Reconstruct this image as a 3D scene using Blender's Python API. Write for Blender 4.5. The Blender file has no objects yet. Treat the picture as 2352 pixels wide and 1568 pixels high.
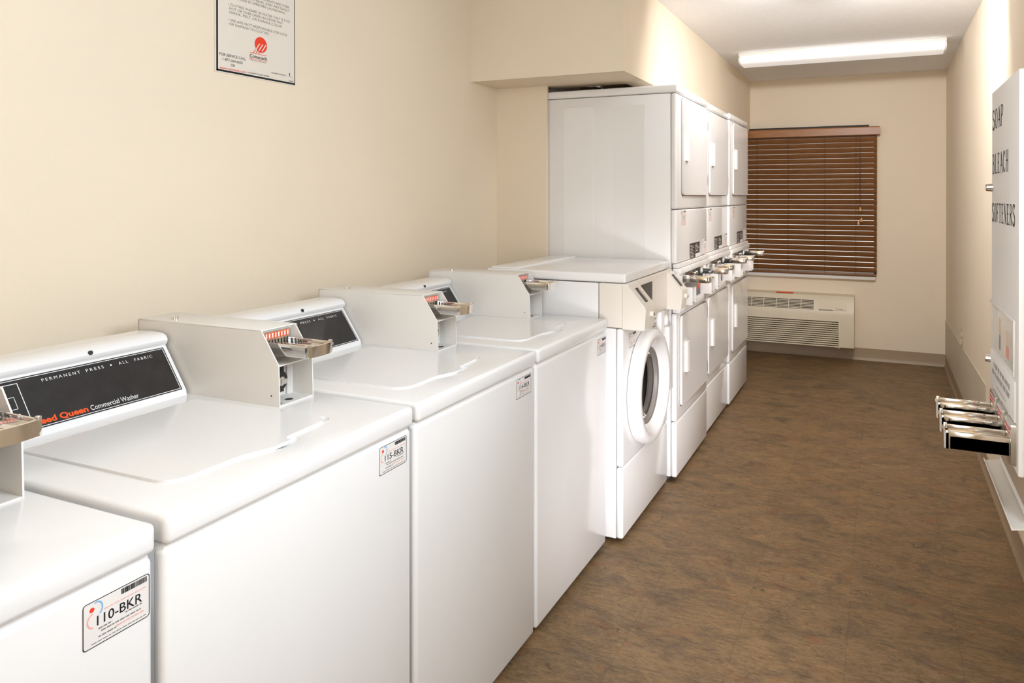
import bpy, bmesh, math, random
from mathutils import Vector, Matrix
R = math.radians
random.seed(7)
SC = bpy.context.scene
COL = SC.collection

# ------------------------------------------------------------------ materials
def s2l(c):
    return tuple(((v / 12.92) if v <= 0.04045 else ((v + 0.055) / 1.055) ** 2.4) for v in c)
def rgb(r, g, b):
    return s2l((r / 255, g / 255, b / 255))

def mat(name, col, rough=0.5, metal=0.0, var=0.03, scale=6.0, bump=0.0, bscale=200.0, coat=0.0,
        spec=0.5, stretch=(1, 1, 1), emit=None, estr=0.0, detail=3.0):
    m = bpy.data.materials.new(name); m.use_nodes = True
    nt = m.node_tree; N = nt.nodes; L = nt.links
    b = N['Principled BSDF']
    b.inputs['Roughness'].default_value = rough
    b.inputs['Metallic'].default_value = metal
    b.inputs['Specular IOR Level'].default_value = spec
    b.inputs['Coat Weight'].default_value = coat
    b.inputs['Coat Roughness'].default_value = 0.08
    tc = N.new('ShaderNodeTexCoord')
    mp = N.new('ShaderNodeMapping'); mp.inputs['Scale'].default_value = stretch
    L.new(tc.outputs['Object'], mp.inputs['Vector'])
    nz = N.new('ShaderNodeTexNoise'); nz.inputs['Scale'].default_value = scale; nz.inputs['Detail'].default_value = detail
    L.new(mp.outputs['Vector'], nz.inputs['Vector'])
    cr = N.new('ShaderNodeValToRGB')
    lo = tuple(max(0, v * (1 - var)) for v in col); hi = tuple(min(1, v * (1 + var)) for v in col)
    cr.color_ramp.elements[0].position = 0.3; cr.color_ramp.elements[0].color = (*lo, 1)
    cr.color_ramp.elements[1].position = 0.7; cr.color_ramp.elements[1].color = (*hi, 1)
    L.new(nz.outputs['Fac'], cr.inputs['Fac']); L.new(cr.outputs['Color'], b.inputs['Base Color'])
    if bump > 0:
        n2 = N.new('ShaderNodeTexNoise'); n2.inputs['Scale'].default_value = bscale; n2.inputs['Detail'].default_value = 2
        L.new(mp.outputs['Vector'], n2.inputs['Vector'])
        bp = N.new('ShaderNodeBump'); bp.inputs['Strength'].default_value = bump; bp.inputs['Distance'].default_value = 0.002
        L.new(n2.outputs['Fac'], bp.inputs['Height']); L.new(bp.outputs['Normal'], b.inputs['Normal'])
    if emit:
        b.inputs['Emission Color'].default_value = (*emit, 1); b.inputs['Emission Strength'].default_value = estr
    return m

M = {}
M['enamel'] = mat('white_enamel', (0.80, 0.79, 0.785), 0.22, var=0.012, scale=3, bump=0.015, bscale=260, coat=0.25)
M['cream'] = mat('cream_enamel', (0.74, 0.69, 0.62), 0.35, var=0.012, scale=3, bump=0.03, bscale=300)
M['boxwhite'] = mat('meter_box_enamel', (0.74, 0.715, 0.68), 0.35, var=0.015, scale=4, bump=0.04, bscale=300)
M['dispenser'] = mat('satin_white_steel', (0.90, 0.89, 0.885), 0.42, var=0.01, scale=3, spec=0.35)
M['glosswhite'] = mat('gloss_white_acrylic', (0.86, 0.85, 0.84), 0.06, var=0.01, spec=0.25)
M['plastic'] = mat('white_plastic', (0.82, 0.81, 0.80), 0.3, var=0.01)
M['black'] = mat('black_panel', (0.018, 0.016, 0.016), 0.28, var=0.25, scale=30)
M['ink'] = mat('black_ink', (0.02, 0.02, 0.022), 0.6, var=0.05, spec=0.08)
M['greyink'] = mat('grey_ink', (0.22, 0.20, 0.18), 0.6, var=0.05, spec=0.08)
M['fadedink'] = mat('faded_grey_ink', (0.40, 0.38, 0.37), 0.6, var=0.05, spec=0.08)
M['redink'] = mat('red_ink', (0.75, 0.06, 0.03), 0.5, var=0.05, spec=0.08)
M['orange'] = mat('orange_ink', (0.95, 0.11, 0.03), 0.5, var=0.05, spec=0.08)
M['palered'] = mat('pale_red_ink', (0.80, 0.38, 0.32), 0.6, var=0.05, spec=0.08)
M['blueink'] = mat('blue_ink', (0.20, 0.42, 0.70), 0.6, var=0.05, spec=0.08)
M['whiteink'] = mat('white_ink', (0.80, 0.80, 0.80), 0.5, var=0.02)
M['labelpaper'] = mat('label_paper', (0.76, 0.73, 0.71), 0.45, var=0.02)
M['paper'] = mat('poster_paper', (0.74, 0.68, 0.60), 0.5, var=0.02, scale=2)
M['chrome'] = mat('chrome', (0.80, 0.78, 0.75), 0.10, metal=1.0, var=0.03, scale=12)
M['dullchrome'] = mat('brushed_metal', (0.62, 0.60, 0.57), 0.28, metal=1.0, var=0.05, scale=12)
M['rubber'] = mat('black_rubber', (0.02, 0.02, 0.02), 0.6, var=0.1)
M['gasketseam'] = mat('grey_gasket_seam_shade', (0.20, 0.18, 0.16), 0.45, var=0.05)
M['shadowgap'] = mat('dark_cavity', (0.015, 0.012, 0.010), 0.9, var=0.1)
M['wall'] = mat('tan_wall_paint', (0.79, 0.685, 0.54), 0.65, var=0.02, scale=1.5, bump=0.12, bscale=160, spec=0.3)
M['ceiling'] = mat('white_ceiling_paint', (0.87, 0.875, 0.885), 0.8, var=0.02, scale=40, bump=0.35, bscale=90, spec=0.2)
M['base'] = mat('taupe_vinyl_base', (0.34, 0.25, 0.16), 0.45, var=0.05, scale=3)
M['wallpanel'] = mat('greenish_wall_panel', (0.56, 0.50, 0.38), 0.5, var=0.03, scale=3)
M['ivory'] = mat('ivory_plastic', (0.70, 0.62, 0.47), 0.42, var=0.015, scale=4)
M['trimwhite'] = mat('white_trim_paint', (0.78, 0.75, 0.70), 0.45, var=0.02)
M['wood'] = mat('stained_wood', (0.20, 0.086, 0.028), 0.38, var=0.28, scale=5, stretch=(2.0, 14, 60), detail=4)
M['woodlight'] = mat('stained_valance_wood', (0.33, 0.135, 0.036), 0.36, var=0.25, scale=5, stretch=(1.5, 14, 50), detail=4)
M['tassel'] = mat('light_wood', (0.60, 0.33, 0.14), 0.4, var=0.1, scale=20)
M['cord'] = mat('brown_cord', (0.10, 0.045, 0.02), 0.7, var=0.1, scale=50)
M['cabinetbeige'] = mat('beige_cabinet_paint', (0.46, 0.37, 0.27), 0.45, var=0.02)
M['peach'] = mat('peach_print', (0.80, 0.58, 0.44), 0.5, var=0.05)
M['navy'] = mat('navy_print', (0.30, 0.27, 0.31), 0.5, var=0.05)
M['greenprint'] = mat('green_print', (0.62, 0.66, 0.58), 0.5, var=0.05)
M['diffuser'] = mat('lamp_diffuser', (0.80, 0.78, 0.74), 0.35, var=0.01, emit=(1.0, 0.95, 0.9), estr=0.10)
M['vinylwhite'] = mat('vinyl_frame', (0.80, 0.80, 0.80), 0.4, var=0.02)

def glass(name, tint, ior=1.5):
    m = bpy.data.materials.new(name); m.use_nodes = True
    nt = m.node_tree; N = nt.nodes; L = nt.links
    N.remove(N['Principled BSDF'])
    out = N['Material Output']
    t = N.new('ShaderNodeBsdfTransparent'); t.inputs['Color'].default_value = (*tint, 1)
    g = N.new('ShaderNodeBsdfGlossy'); g.inputs['Roughness'].default_value = 0.03
    fr = N.new('ShaderNodeFresnel'); fr.inputs['IOR'].default_value = ior
    mx = N.new('ShaderNodeMixShader')
    L.new(fr.outputs['Fac'], mx.inputs['Fac']); L.new(t.outputs[0], mx.inputs[1]); L.new(g.outputs[0], mx.inputs[2])
    L.new(mx.outputs[0], out.inputs['Surface'])
    return m
M['glass'] = glass('window_glass', (0.92, 0.95, 0.95))
M['doorglass'] = glass('door_glass', (0.40, 0.37, 0.35), 1.22)
M['acrylic'] = glass('clear_acrylic', (0.93, 0.93, 0.93), 1.12)

def drum_mat():
    m = mat('steel_drum', (0.42, 0.40, 0.38), 0.25, metal=1.0, var=0.1, scale=8)
    nt = m.node_tree; N = nt.nodes; L = nt.links; b = N['Principled BSDF']
    v = N.new('ShaderNodeTexVoronoi'); v.inputs['Scale'].default_value = 60; v.inputs['Randomness'].default_value = 0.0
    tc = N.new('ShaderNodeTexCoord'); L.new(tc.outputs['Object'], v.inputs['Vector'])
    cr = N.new('ShaderNodeValToRGB'); cr.color_ramp.elements[0].position = 0.16; cr.color_ramp.elements[1].position = 0.2
    cr.color_ramp.elements[0].color = (0.02, 0.02, 0.02, 1); cr.color_ramp.elements[1].color = (0.42, 0.40, 0.38, 1)
    L.new(v.outputs['Distance'], cr.inputs['Fac']); L.new(cr.outputs['Color'], b.inputs['Base Color'])
    return m
M['drum'] = drum_mat()

def floor_mat():
    m = bpy.data.materials.new('slate_look_vinyl'); m.use_nodes = True
    nt = m.node_tree; N = nt.nodes; L = nt.links; b = N['Principled BSDF']
    tc = N.new('ShaderNodeTexCoord')
    def math_(op, a=None, bb=None, va=0.0, vb=0.0):
        n = N.new('ShaderNodeMath'); n.operation = op
        n.inputs[0].default_value = va; n.inputs[1].default_value = vb
        if a is not None: L.new(a, n.inputs[0])
        if bb is not None: L.new(bb, n.inputs[1])
        return n.outputs[0]
    sp = N.new('ShaderNodeSeparateXYZ'); L.new(tc.outputs['Object'], sp.inputs[0])
    TX, TY = 0.3285, 0.66
    u = math_('DIVIDE', math_('ADD', sp.outputs['X'], None, vb=0.0963 + 10 * TX), None, vb=TX)
    iu = math_('FLOOR', u); fu = math_('FRACT', u)
    v0 = math_('DIVIDE', math_('ADD', sp.outputs['Y'], None, vb=10.1), None, vb=TY)
    v = math_('ADD', v0, math_('MULTIPLY', iu, None, vb=0.37))
    iv = math_('FLOOR', v); fv = math_('FRACT', v)
    du = math_('MULTIPLY', math_('SUBTRACT', None, math_('ABSOLUTE', math_('SUBTRACT', fu, None, vb=0.5)), va=0.5), None, vb=TX)
    dv = math_('MULTIPLY', math_('SUBTRACT', None, math_('ABSOLUTE', math_('SUBTRACT', fv, None, vb=0.5)), va=0.5), None, vb=TY)
    d = math_('MINIMUM', du, dv)
    seam = N.new('ShaderNodeMapRange'); seam.inputs['From Min'].default_value = 0.0003; seam.inputs['From Max'].default_value = 0.0016
    L.new(d, seam.inputs['Value'])
    # per-tile offset
    cmb = N.new('ShaderNodeCombineXYZ'); L.new(iu, cmb.inputs[0]); L.new(iv, cmb.inputs[1])
    wn = N.new('ShaderNodeTexWhiteNoise'); wn.noise_dimensions = '3D'; L.new(cmb.outputs[0], wn.inputs['Vector'])
    off = N.new('ShaderNodeVectorMath'); off.operation = 'MULTIPLY_ADD'
    L.new(wn.outputs['Color'], off.inputs[0]); off.inputs[1].default_value = (3, 3, 3); L.new(tc.outputs['Object'], off.inputs[2])
    def noise(scale, stretch, detail=5, rough=0.6, dist=0.0, tiled=True):
        mp = N.new('ShaderNodeMapping'); mp.inputs['Scale'].default_value = stretch
        L.new(off.outputs[0] if tiled else tc.outputs['Object'], mp.inputs['Vector'])
        n = N.new('ShaderNodeTexNoise'); n.inputs['Scale'].default_value = scale; n.inputs['Detail'].default_value = detail
        n.inputs['Roughness'].default_value = rough; n.inputs['Distortion'].default_value = dist
        L.new(mp.outputs[0], n.inputs['Vector'])
        return n.outputs['Fac']
    big = noise(5.5, (1, 1.7, 1), 9, 0.76, 0.8, False)
    ramp = N.new('ShaderNodeValToRGB'); e = ramp.color_ramp.elements
    e[0].position = 0.28; e[0].color = (*rgb(90, 75, 60), 1)
    e[1].position = 0.74; e[1].color = (*rgb(178, 127, 74), 1)
    for p, c in ((0.40, rgb(130, 107, 80)), (0.52, rgb(152, 124, 88)), (0.62, rgb(164, 134, 95))):
        x = e.new(p); x.color = (*c, 1)
    L.new(big, ramp.inputs['Fac'])
    streak = noise(20, (1.0, 5.0, 1), 9, 0.80, 0.9)
    sr = N.new('ShaderNodeValToRGB'); sr.color_ramp.elements[0].position = 0.36; sr.color_ramp.elements[1].position = 0.60
    sr.color_ramp.elements[0].color = (0.42, 0.37, 0.33, 1); sr.color_ramp.elements[1].color = (1, 1, 1, 1)
    L.new(streak, sr.inputs['Fac'])
    mul = N.new('ShaderNodeMix'); mul.data_type = 'RGBA'; mul.blend_type = 'MULTIPLY'; mul.inputs['Factor'].default_value = 0.85
    L.new(ramp.outputs['Color'], mul.inputs['A']); L.new(sr.outputs['Color'], mul.inputs['B'])
    # rust blotches
    rust = noise(6.0, (1, 2.2, 1), 8, 0.80, 0.8)
    rr = N.new('ShaderNodeMapRange'); rr.inputs['From Min'].default_value = 0.55; rr.inputs['From Max'].default_value = 0.72
    rr.inputs['To Max'].default_value = 0.85
    L.new(rust, rr.inputs['Value'])
    mr = N.new('ShaderNodeMix'); mr.data_type = 'RGBA'
    L.new(rr.outputs[0], mr.inputs['Factor']); L.new(mul.outputs['Result'], mr.inputs['A']); mr.inputs['B'].default_value = (*rgb(150, 88, 48), 1)
    # grey blotches
    gr = noise(5.2, (1, 2.4, 1), 8, 0.78, 0.6)
    gm = N.new('ShaderNodeMapRange'); gm.inputs['From Min'].default_value = 0.54; gm.inputs['From Max'].default_value = 0.70; gm.inputs['To Max'].default_value = 0.7
    L.new(gr, gm.inputs['Value'])
    mg = N.new('ShaderNodeMix'); mg.data_type = 'RGBA'
    L.new(gm.outputs[0], mg.inputs['Factor']); L.new(mr.outputs['Result'], mg.inputs['A']); mg.inputs['B'].default_value = (*rgb(104, 88, 78), 1)
    # cracks: thin ridges of a noise level set
    ck = noise(3.0, (1, 2.2, 1), 3, 0.55, 0.7)
    ca = math_('ABSOLUTE', math_('SUBTRACT', ck, None, vb=0.47))
    cm = N.new('ShaderNodeMapRange'); cm.inputs['From Min'].default_value = 0.001; cm.inputs['From Max'].default_value = 0.006
    L.new(ca, cm.inputs['Value'])
    gate = noise(4.0, (1, 1, 1), 2)
    gt = N.new('ShaderNodeMapRange'); gt.inputs['From Min'].default_value = 0.40; gt.inputs['From Max'].default_value = 0.46
    L.new(gate, gt.inputs['Value'])
    crk = math_('MAXIMUM', cm.outputs[0], gt.outputs[0])
    ckm = N.new('ShaderNodeMapRange'); ckm.inputs['To Min'].default_value = 0.5; L.new(crk, ckm.inputs['Value'])
    smr = N.new('ShaderNodeMapRange'); smr.inputs['To Min'].default_value = 0.72; L.new(seam.outputs[0], smr.inputs['Value'])
    tot = math_('MULTIPLY', ckm.outputs[0], smr.outputs[0])
    # fine grain
    fg = noise(90, (1, 2.2, 1), 5, 0.75)
    fm = N.new('ShaderNodeMapRange'); fm.inputs['From Min'].default_value = 0.3; fm.inputs['From Max'].default_value = 0.7
    fm.inputs['To Min'].default_value = 0.60; fm.inputs['To Max'].default_value = 1.0
    L.new(fg, fm.inputs['Value'])
    tot2 = math_('MULTIPLY', tot, fm.outputs[0])
    sc = N.new('ShaderNodeVectorMath'); sc.operation = 'SCALE'
    L.new(mg.outputs['Result'], sc.inputs[0]); L.new(tot2, sc.inputs['Scale'])
    L.new(sc.outputs[0], b.inputs['Base Color'])
    b.inputs['Roughness'].default_value = 0.5; b.inputs['Specular IOR Level'].default_value = 0.35
    bp = N.new('ShaderNodeBump'); bp.inputs['Strength'].default_value = 0.25; bp.inputs['Distance'].default_value = 0.002
    L.new(streak, bp.inputs['Height']); L.new(bp.outputs['Normal'], b.inputs['Normal'])
    return m
M['floor'] = floor_mat()

# ------------------------------------------------------------------ mesh builder
class MB:
    def __init__(s): s.bm = bmesh.new()
    def _merge(s, t, bev=0.0, seg=2, ang=25):
        if bev > 0:
            es = [e for e in t.edges if len(e.link_faces) == 2 and e.calc_face_angle(0) > R(ang)]
            if es: bmesh.ops.bevel(t, geom=es, offset=bev, segments=seg, profile=0.5, affect='EDGES', clamp_overlap=True)
        bmesh.ops.recalc_face_normals(t, faces=t.faces[:])
        me = bpy.data.meshes.new('tmp'); t.to_mesh(me); t.free()
        s.bm.from_mesh(me); bpy.data.meshes.remove(me)
        return s
    def box(s, x0, x1, y0, y1, z0, z1, bev=0.0, seg=2):
        t = bmesh.new()
        bmesh.ops.create_cube(t, size=1.0)
        for v in t.verts:
            v.co = Vector((x0 + (v.co.x + .5) * (x1 - x0), y0 + (v.co.y + .5) * (y1 - y0), z0 + (v.co.z + .5) * (z1 - z0)))
        return s._merge(t, bev, seg)
    def prism(s, pts, axis, a0, a1, bev=0.0, seg=2, ang=25):
        t = bmesh.new()
        def P(p, a):
            return {'x': (a, p[0], p[1]), 'y': (p[0], a, p[1]), 'z': (p[0], p[1], a)}[axis]
        A = [t.verts.new(P(p, a0)) for p in pts]; B = [t.verts.new(P(p, a1)) for p in pts]
        t.faces.new(A); t.faces.new(list(reversed(B)))
        n = len(pts)
        for i in range(n): t.faces.new((A[i], B[i], B[(i + 1) % n], A[(i + 1) % n]))
        return s._merge(t, bev, seg, ang)
    def cyl(s, p0, p1, r0, r1=None, n=24, bev=0.0):
        r1 = r0 if r1 is None else r1
        p0 = Vector(p0); p1 = Vector(p1); d = (p1 - p0)
        q = Vector((0, 0, 1)).rotation_difference(d.normalized()).to_matrix()
        t = bmesh.new()
        A = [t.verts.new(p0 + q @ Vector((r0 * math.cos(2 * math.pi * i / n), r0 * math.sin(2 * math.pi * i / n), 0))) for i in range(n)]
        B = [t.verts.new(p1 + q @ Vector((r1 * math.cos(2 * math.pi * i / n), r1 * math.sin(2 * math.pi * i / n), 0))) for i in range(n)]
        t.faces.new(A); t.faces.new(B)
        for i in range(n): t.faces.new((A[i], A[(i + 1) % n], B[(i + 1) % n], B[i]))
        return s._merge(t, bev, 2, 40)
    def lathe(s, prof, origin, axis='x', n=64, closed=False):
        """prof: (along, radius)"""
        t = bmesh.new(); rings = []
        o = Vector(origin)
        for a, r in prof:
            ring = []
            for i in range(n):
                c, sn = math.cos(2 * math.pi * i / n) * r, math.sin(2 * math.pi * i / n) * r
                ring.append(t.verts.new(o + Vector({'x': (a, c, sn), 'y': (c, a, sn), 'z': (c, sn, a)}[axis])))
            rings.append(ring)
        m = len(rings)
        for k in range(m if closed else m - 1):
            A, B = rings[k], rings[(k + 1) % m]
            for i in range(n): t.faces.new((A[i], A[(i + 1) % n], B[(i + 1) % n], B[i]))
        if not closed:
            for ring, (a, r) in ((rings[0], prof[0]), (rings[-1], prof[-1])):
                if r < 1e-3: bmesh.ops.remove_doubles(t, verts=ring, dist=1e-2 if r == 0 else 1e-3)
        return s._merge(t)
    def tube(s, pts, r, n=8):
        pts = [Vector(p) for p in pts]
        for a, b in zip(pts[:-1], pts[1:]): s.cyl(a, b, r, n=n)
        return s
    def poly(s, pts):
        vs = [s.bm.verts.new(p) for p in pts]; s.bm.faces.new(vs); return s
    def text(s, body, o, u, v, cap, width=None, align='l', bold=0.0, spacing=1.0):
        vs, fs = text_geo(body, bold, spacing)
        if not vs: return s
        x0 = min(p[0] for p in vs); x1 = max(p[0] for p in vs)
        k = cap / 0.729
        kx = k if width is None else width / (x1 - x0)
        w = kx * (x1 - x0); sh = {'l': 0, 'c': -w / 2, 'r': -w}[align]
        o = Vector(o); u = Vector(u).normalized(); v = Vector(v).normalized()
        bv = [s.bm.verts.new(o + u * (sh + (p[0] - x0) * kx) + v * (p[1] * k)) for p in vs]
        for f in fs:
            try: s.bm.faces.new([bv[i] for i in f])
            except ValueError: pass
        return s
    def build(s, name, m, parent=None, cut=None, smooth=35):
        me = bpy.data.meshes.new(name); s.bm.to_mesh(me); s.bm.free()
        o = bpy.data.objects.new(name, me); COL.objects.link(o)
        me.materials.append(M[m] if isinstance(m, str) else m)
        if cut:
            cm = bpy.data.meshes.new('c'); cut.bm.to_mesh(cm); cut.bm.free()
            co = bpy.data.objects.new('c', cm); COL.objects.link(co)
            md = o.modifiers.new('b', 'BOOLEAN'); md.operation = 'DIFFERENCE'; md.solver = 'EXACT'; md.object = co
            dg = bpy.context.evaluated_depsgraph_get(); dg.update()
            nm = bpy.data.meshes.new_from_object(o.evaluated_get(dg))
            o.modifiers.clear(); o.data = nm; nm.name = name
            bpy.data.objects.remove(co); bpy.data.meshes.remove(cm)
            me = nm
        for p in me.polygons: p.use_smooth = True
        me.set_sharp_from_angle(angle=R(smooth))
        if parent is not None: o.parent = parent
        return o

_tc = {}
def text_geo(body, bold=0.0, spacing=1.0):
    key = (body, bold, spacing)
    if key in _tc: return _tc[key]
    cu = bpy.data.curves.new('t', 'FONT'); cu.body = body; cu.size = 1.0; cu.offset = bold; cu.space_character = spacing
    cu.resolution_u = 3
    o = bpy.data.objects.new('t', cu); COL.objects.link(o)
    dg = bpy.context.evaluated_depsgraph_get(); dg.update()
    me = bpy.data.meshes.new_from_object(o.evaluated_get(dg))
    vs = [tuple(v.co) for v in me.vertices]; fs = [tuple(p.vertices) for p in me.polygons]
    bpy.data.objects.remove(o); bpy.data.curves.remove(cu); bpy.data.meshes.remove(me)
    _tc[key] = (vs, fs)
    return vs, fs

def rrect(a0, a1, b0, b1, r, n=5):
    out = []
    for cx, cy, st in ((a1 - r, b1 - r, 0), (a0 + r, b1 - r, 90), (a0 + r, b0 + r, 180), (a1 - r, b0 + r, 270)):
        for i in range(n + 1):
            t = R(st + 90 * i / n); out.append((cx + r * math.cos(t), cy + r * math.sin(t)))
    return out

def thing(name, label, cat, loc, group=None):
    o = bpy.data.objects.new(name, None); COL.objects.link(o); o.location = loc
    o.empty_display_size = 0.1
    o['label'] = label; o['category'] = cat
    if group: o['group'] = group
    return o
def tag(o, label, cat, group=None):
    o['label'] = label; o['category'] = cat
    if group: o['group'] = group
    return o
def struct(o, label=None, cat=None):
    o['kind'] = 'structure'
    if label: o['label'] = label
    if cat: o['category'] = cat
    return o
def kids(o): return [c for c in bpy.data.objects if c.parent == o]
def copy_tree(o, parent=None):
    c = o.copy(); COL.objects.link(c); c.parent = parent
    for k in kids(o): copy_tree(k, c)
    return c

# ------------------------------------------------------------------ room dimensions (metres)
XL, XR, YB, YF, ZC = -1.935, 0.5045, 6.803, -2.4, 2.4855
SX, SZ, SY = -1.103, 2.0177, 3.214          # soffit: aisle face, underside, near face

struct(MB().box(XL - .1, XR + .1, YF - .1, YB + .1, -.06, 0).build('floor', 'floor'), 'brown slate-look vinyl tile floor', 'floor')
struct(MB().box(XL - .1, XR + .1, YF - .1, YB + .1, ZC, ZC + .08).build('ceiling', 'ceiling'), 'white textured ceiling', 'ceiling')
struct(MB().box(XL - .1, XL, YF, YB, 0, ZC).build('wall_left', 'wall'), 'cream-tan wall behind the washers', 'wall')
struct(MB().box(XR, XR + .1, YF, YB, 0, ZC).build('wall_right', 'wall'), 'tan wall behind the soap dispenser', 'wall')
struct(MB().box(XL - .1, XR + .1, YF - .1, YF, 0, ZC).build('wall_front', 'wall'), 'tan wall closing the near end of the room', 'wall')
# back wall with the window opening
WX0, WX1, WZ0, WZ1 = -1.25, -0.028, 0.735, 2.00
b = MB()
b.box(XL - .1, WX0, YB, YB + .14, 0, ZC); b.box(WX1, XR + .1, YB, YB + .14, 0, ZC)
b.box(WX0, WX1, YB, YB + .14, 0, WZ0); b.box(WX0, WX1, YB, YB + .14, WZ1, ZC)
struct(b.build('wall_back', 'wall'), 'tan end wall with the window', 'wall')
# soffit with a cut-out for the dryer ducts in its underside
HX0, HX1, HY0, HY1 = -1.70, -1.22, 3.60, 5.5
b = MB()
b.box(XL, SX, SY, HY0, SZ, ZC); b.box(XL, SX, HY1, YB, SZ, ZC)
b.box(XL, HX0, HY0, HY1, SZ, ZC); b.box(HX1, SX, HY0, HY1, SZ, ZC)
b.box(HX0, HX1, HY0, HY1, SZ + .33, ZC)
struct(b.build('trim_1', 'wall'), 'tan boxed soffit hanging over the dryers', 'soffit')
struct(MB().box(XL, -1.632, 3.492, 3.506, 0, SZ).box(XL, -1.632, 3.506, 3.512, 0, SZ).build('trim_2', 'wall'), 'tan wall return between washers and dryers', 'wall return')
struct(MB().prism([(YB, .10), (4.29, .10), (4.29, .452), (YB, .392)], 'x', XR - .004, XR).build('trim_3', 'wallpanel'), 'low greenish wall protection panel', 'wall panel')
# cove baseboards
def cove(d): return [(0, 0), (.014 * d, 0), (.013 * d, .004), (.006 * d, .016), (.0035 * d, .03), (.0035 * d, .102), (0, .104)]
struct(MB().prism([(XR + x * -1, z) for x, z in cove(1)], 'y', YF, YB).build('baseboard_right', 'base'), 'taupe vinyl cove base', 'baseboard')
struct(MB().prism([(YB - x, z) for x, z in cove(1)], 'x', XL, XR).build('baseboard_back', 'base'), 'taupe vinyl cove base', 'baseboard')
struct(MB().prism([(XL + x, z) for x, z in cove(1)], 'y', YF, 3.49).build('baseboard_left', 'base'), 'taupe vinyl cove base', 'baseboard')

# window
w = bpy.data.objects.new('window_1', None); COL.objects.link(w); struct(w, 'window behind the brown blind', 'window')
b = MB(); y0, y1 = YB + .07, YB + .12
b.box(WX0, WX0 + .05, y0, y1, WZ0, WZ1, .004); b.box(WX1 - .025, WX1, y0, y1, WZ0, WZ1, .004)
b.box(WX0, WX1, y0, y1, WZ0, WZ0 + .05, .004); b.box(WX0, WX1, y0, y1, WZ1 - .05, WZ1, .004)
b.build('window_frame', 'vinylwhite', w)
MB().box(WX0 + .03, WX1 - .03, YB + .09, YB + .095, WZ0 + .03, WZ1 - .03).build('pane', 'glass', w)
MB().box(-1.27, -.036, YB - .045, YB + .07, .702, .734, .004).build('window_sill', 'trimwhite', w)

# ------------------------------------------------------------------ blind
bl = thing('window_blind', 'dark brown wooden slat blind covering the window on the end wall', 'blind', (-.62, YB - .04, .735))
ox, oy, oz = -.62, YB - .04, .735
def lx(x): return x - ox
def ly(y): return y - oy
def lz(z): return z - oz
b = MB()
b.prism([(ly(YB - .075), lz(1.953)), (ly(YB - .083), lz(1.958)), (ly(YB - .083), lz(2.018)), (ly(YB - .077), lz(2.026)), (ly(YB - .065), lz(2.026)), (ly(YB - .065), lz(1.953))], 'x', lx(-1.27), lx(-.004), .002)
b.box(lx(-.016), lx(-.004), ly(YB - .066), ly(YB), lz(1.953), lz(2.026), .002)
b.build('valance', 'woodlight', bl)
MB().box(lx(-1.255), lx(-.09), ly(YB - .062), ly(YB - .004), lz(1.975), lz(2.043), .003).build('headrail', 'rubber', bl)
MB().box(lx(-1.25), lx(-.03), ly(YB - .066), ly(YB - .016), lz(.738), lz(.757), .004).build('bottom_rail', 'wood', bl)
b = MB(); n = 27; yc = YB - .041
for i in range(n):
    zc = .787 + i * .0452
    a = R(64)
    dy, dz = .0233 * math.cos(a), .0233 * math.sin(a)
    pts = []
    for t, c in ((-1, 0), (-.5, .0016), (0, .0022), (.5, .0016), (1, 0)):
        pts.append((ly(yc - dy * t) - math.sin(a) * c, lz(zc + dz * t) - math.cos(a) * c))
    pts += [(p[0] + math.sin(a) * .0026, p[1] + math.cos(a) * .0026) for p in reversed(pts)]
    b.prism(pts, 'x', lx(-1.25), lx(-.026), 0)
b.build('slats', 'wood', bl)
for x in (-1.027, -.755, -.446, -.193):
    MB().tube([(lx(x), ly(YB - .069), lz(1.96)), (lx(x), ly(YB - .069), lz(.75))], .0016, 6).build('ladder_cord', 'cord', bl)
for x, z in ((-.158, 1.316), (-.149, 1.225), (-.172, 1.20)):
    c = MB().tube([(lx(-.159), ly(YB - .074), lz(1.96)), (lx(-.159 + (x + .159) * .3), ly(YB - .076), lz(1.45)), (lx(x), ly(YB - .078), lz(z + .03))], .0013, 6).build('pull_cord', 'cord', bl)
    MB().lathe([(0, .0), (0, .011), (.012, .011), (.03, .006), (.036, .003), (.036, 0)], (lx(x), ly(YB - .078), lz(z - .018)), 'z', 14).build('tassel', 'tassel', c)

# ------------------------------------------------------------------ wall-mounted air conditioner
ac = thing('air_conditioner', 'ivory through-wall air conditioner below the window blind', 'air conditioner', (-.74, YB, .12))
def A(x, y, z): return (x + .74, y - YB, z - .12)
AX0, AX1 = -1.30, -.203
prof = [(0, .0), (-.175, .0), (-.200, .012), (-.206, .10), (-.206, .285), (-.200, .315), (-.160, .39), (-.148, .425), (-.130, .442), (0, .448)]
cutg = MB()
cutg.box(AX0 + .74 + .05, -.318 + .74, -.23, -.185, .008, .232)          # louvre recess
b = MB().prism(prof, 'x', AX0 + .74, AX1 + .74, .012, 3, 40)
b.build('casing', 'ivory', ac, cut=cutg)
# louvre: dark back + slats
g = MB()
g.prism(rrect(AX0 + .74 + .055, -.322 + .74, .004, .234, .02), 'y', -.188, -.184)
lo = g.build('louvre_back', 'shadowgap', ac)
g = MB()
for i in range(13):
    z = .010 + i * .0182
    g.prism([(-.206, z), (-.209, z + .004), (-.200, z + .0105), (-.188, z + .0105), (-.188, z)], 'x', AX0 + .74 + .055, -.322 + .74)
g.box(-.326 + .74, -.316 + .74, -.2075, -.186, .004, .236, .002)
g.build('louvre', 'ivory', ac)
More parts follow.
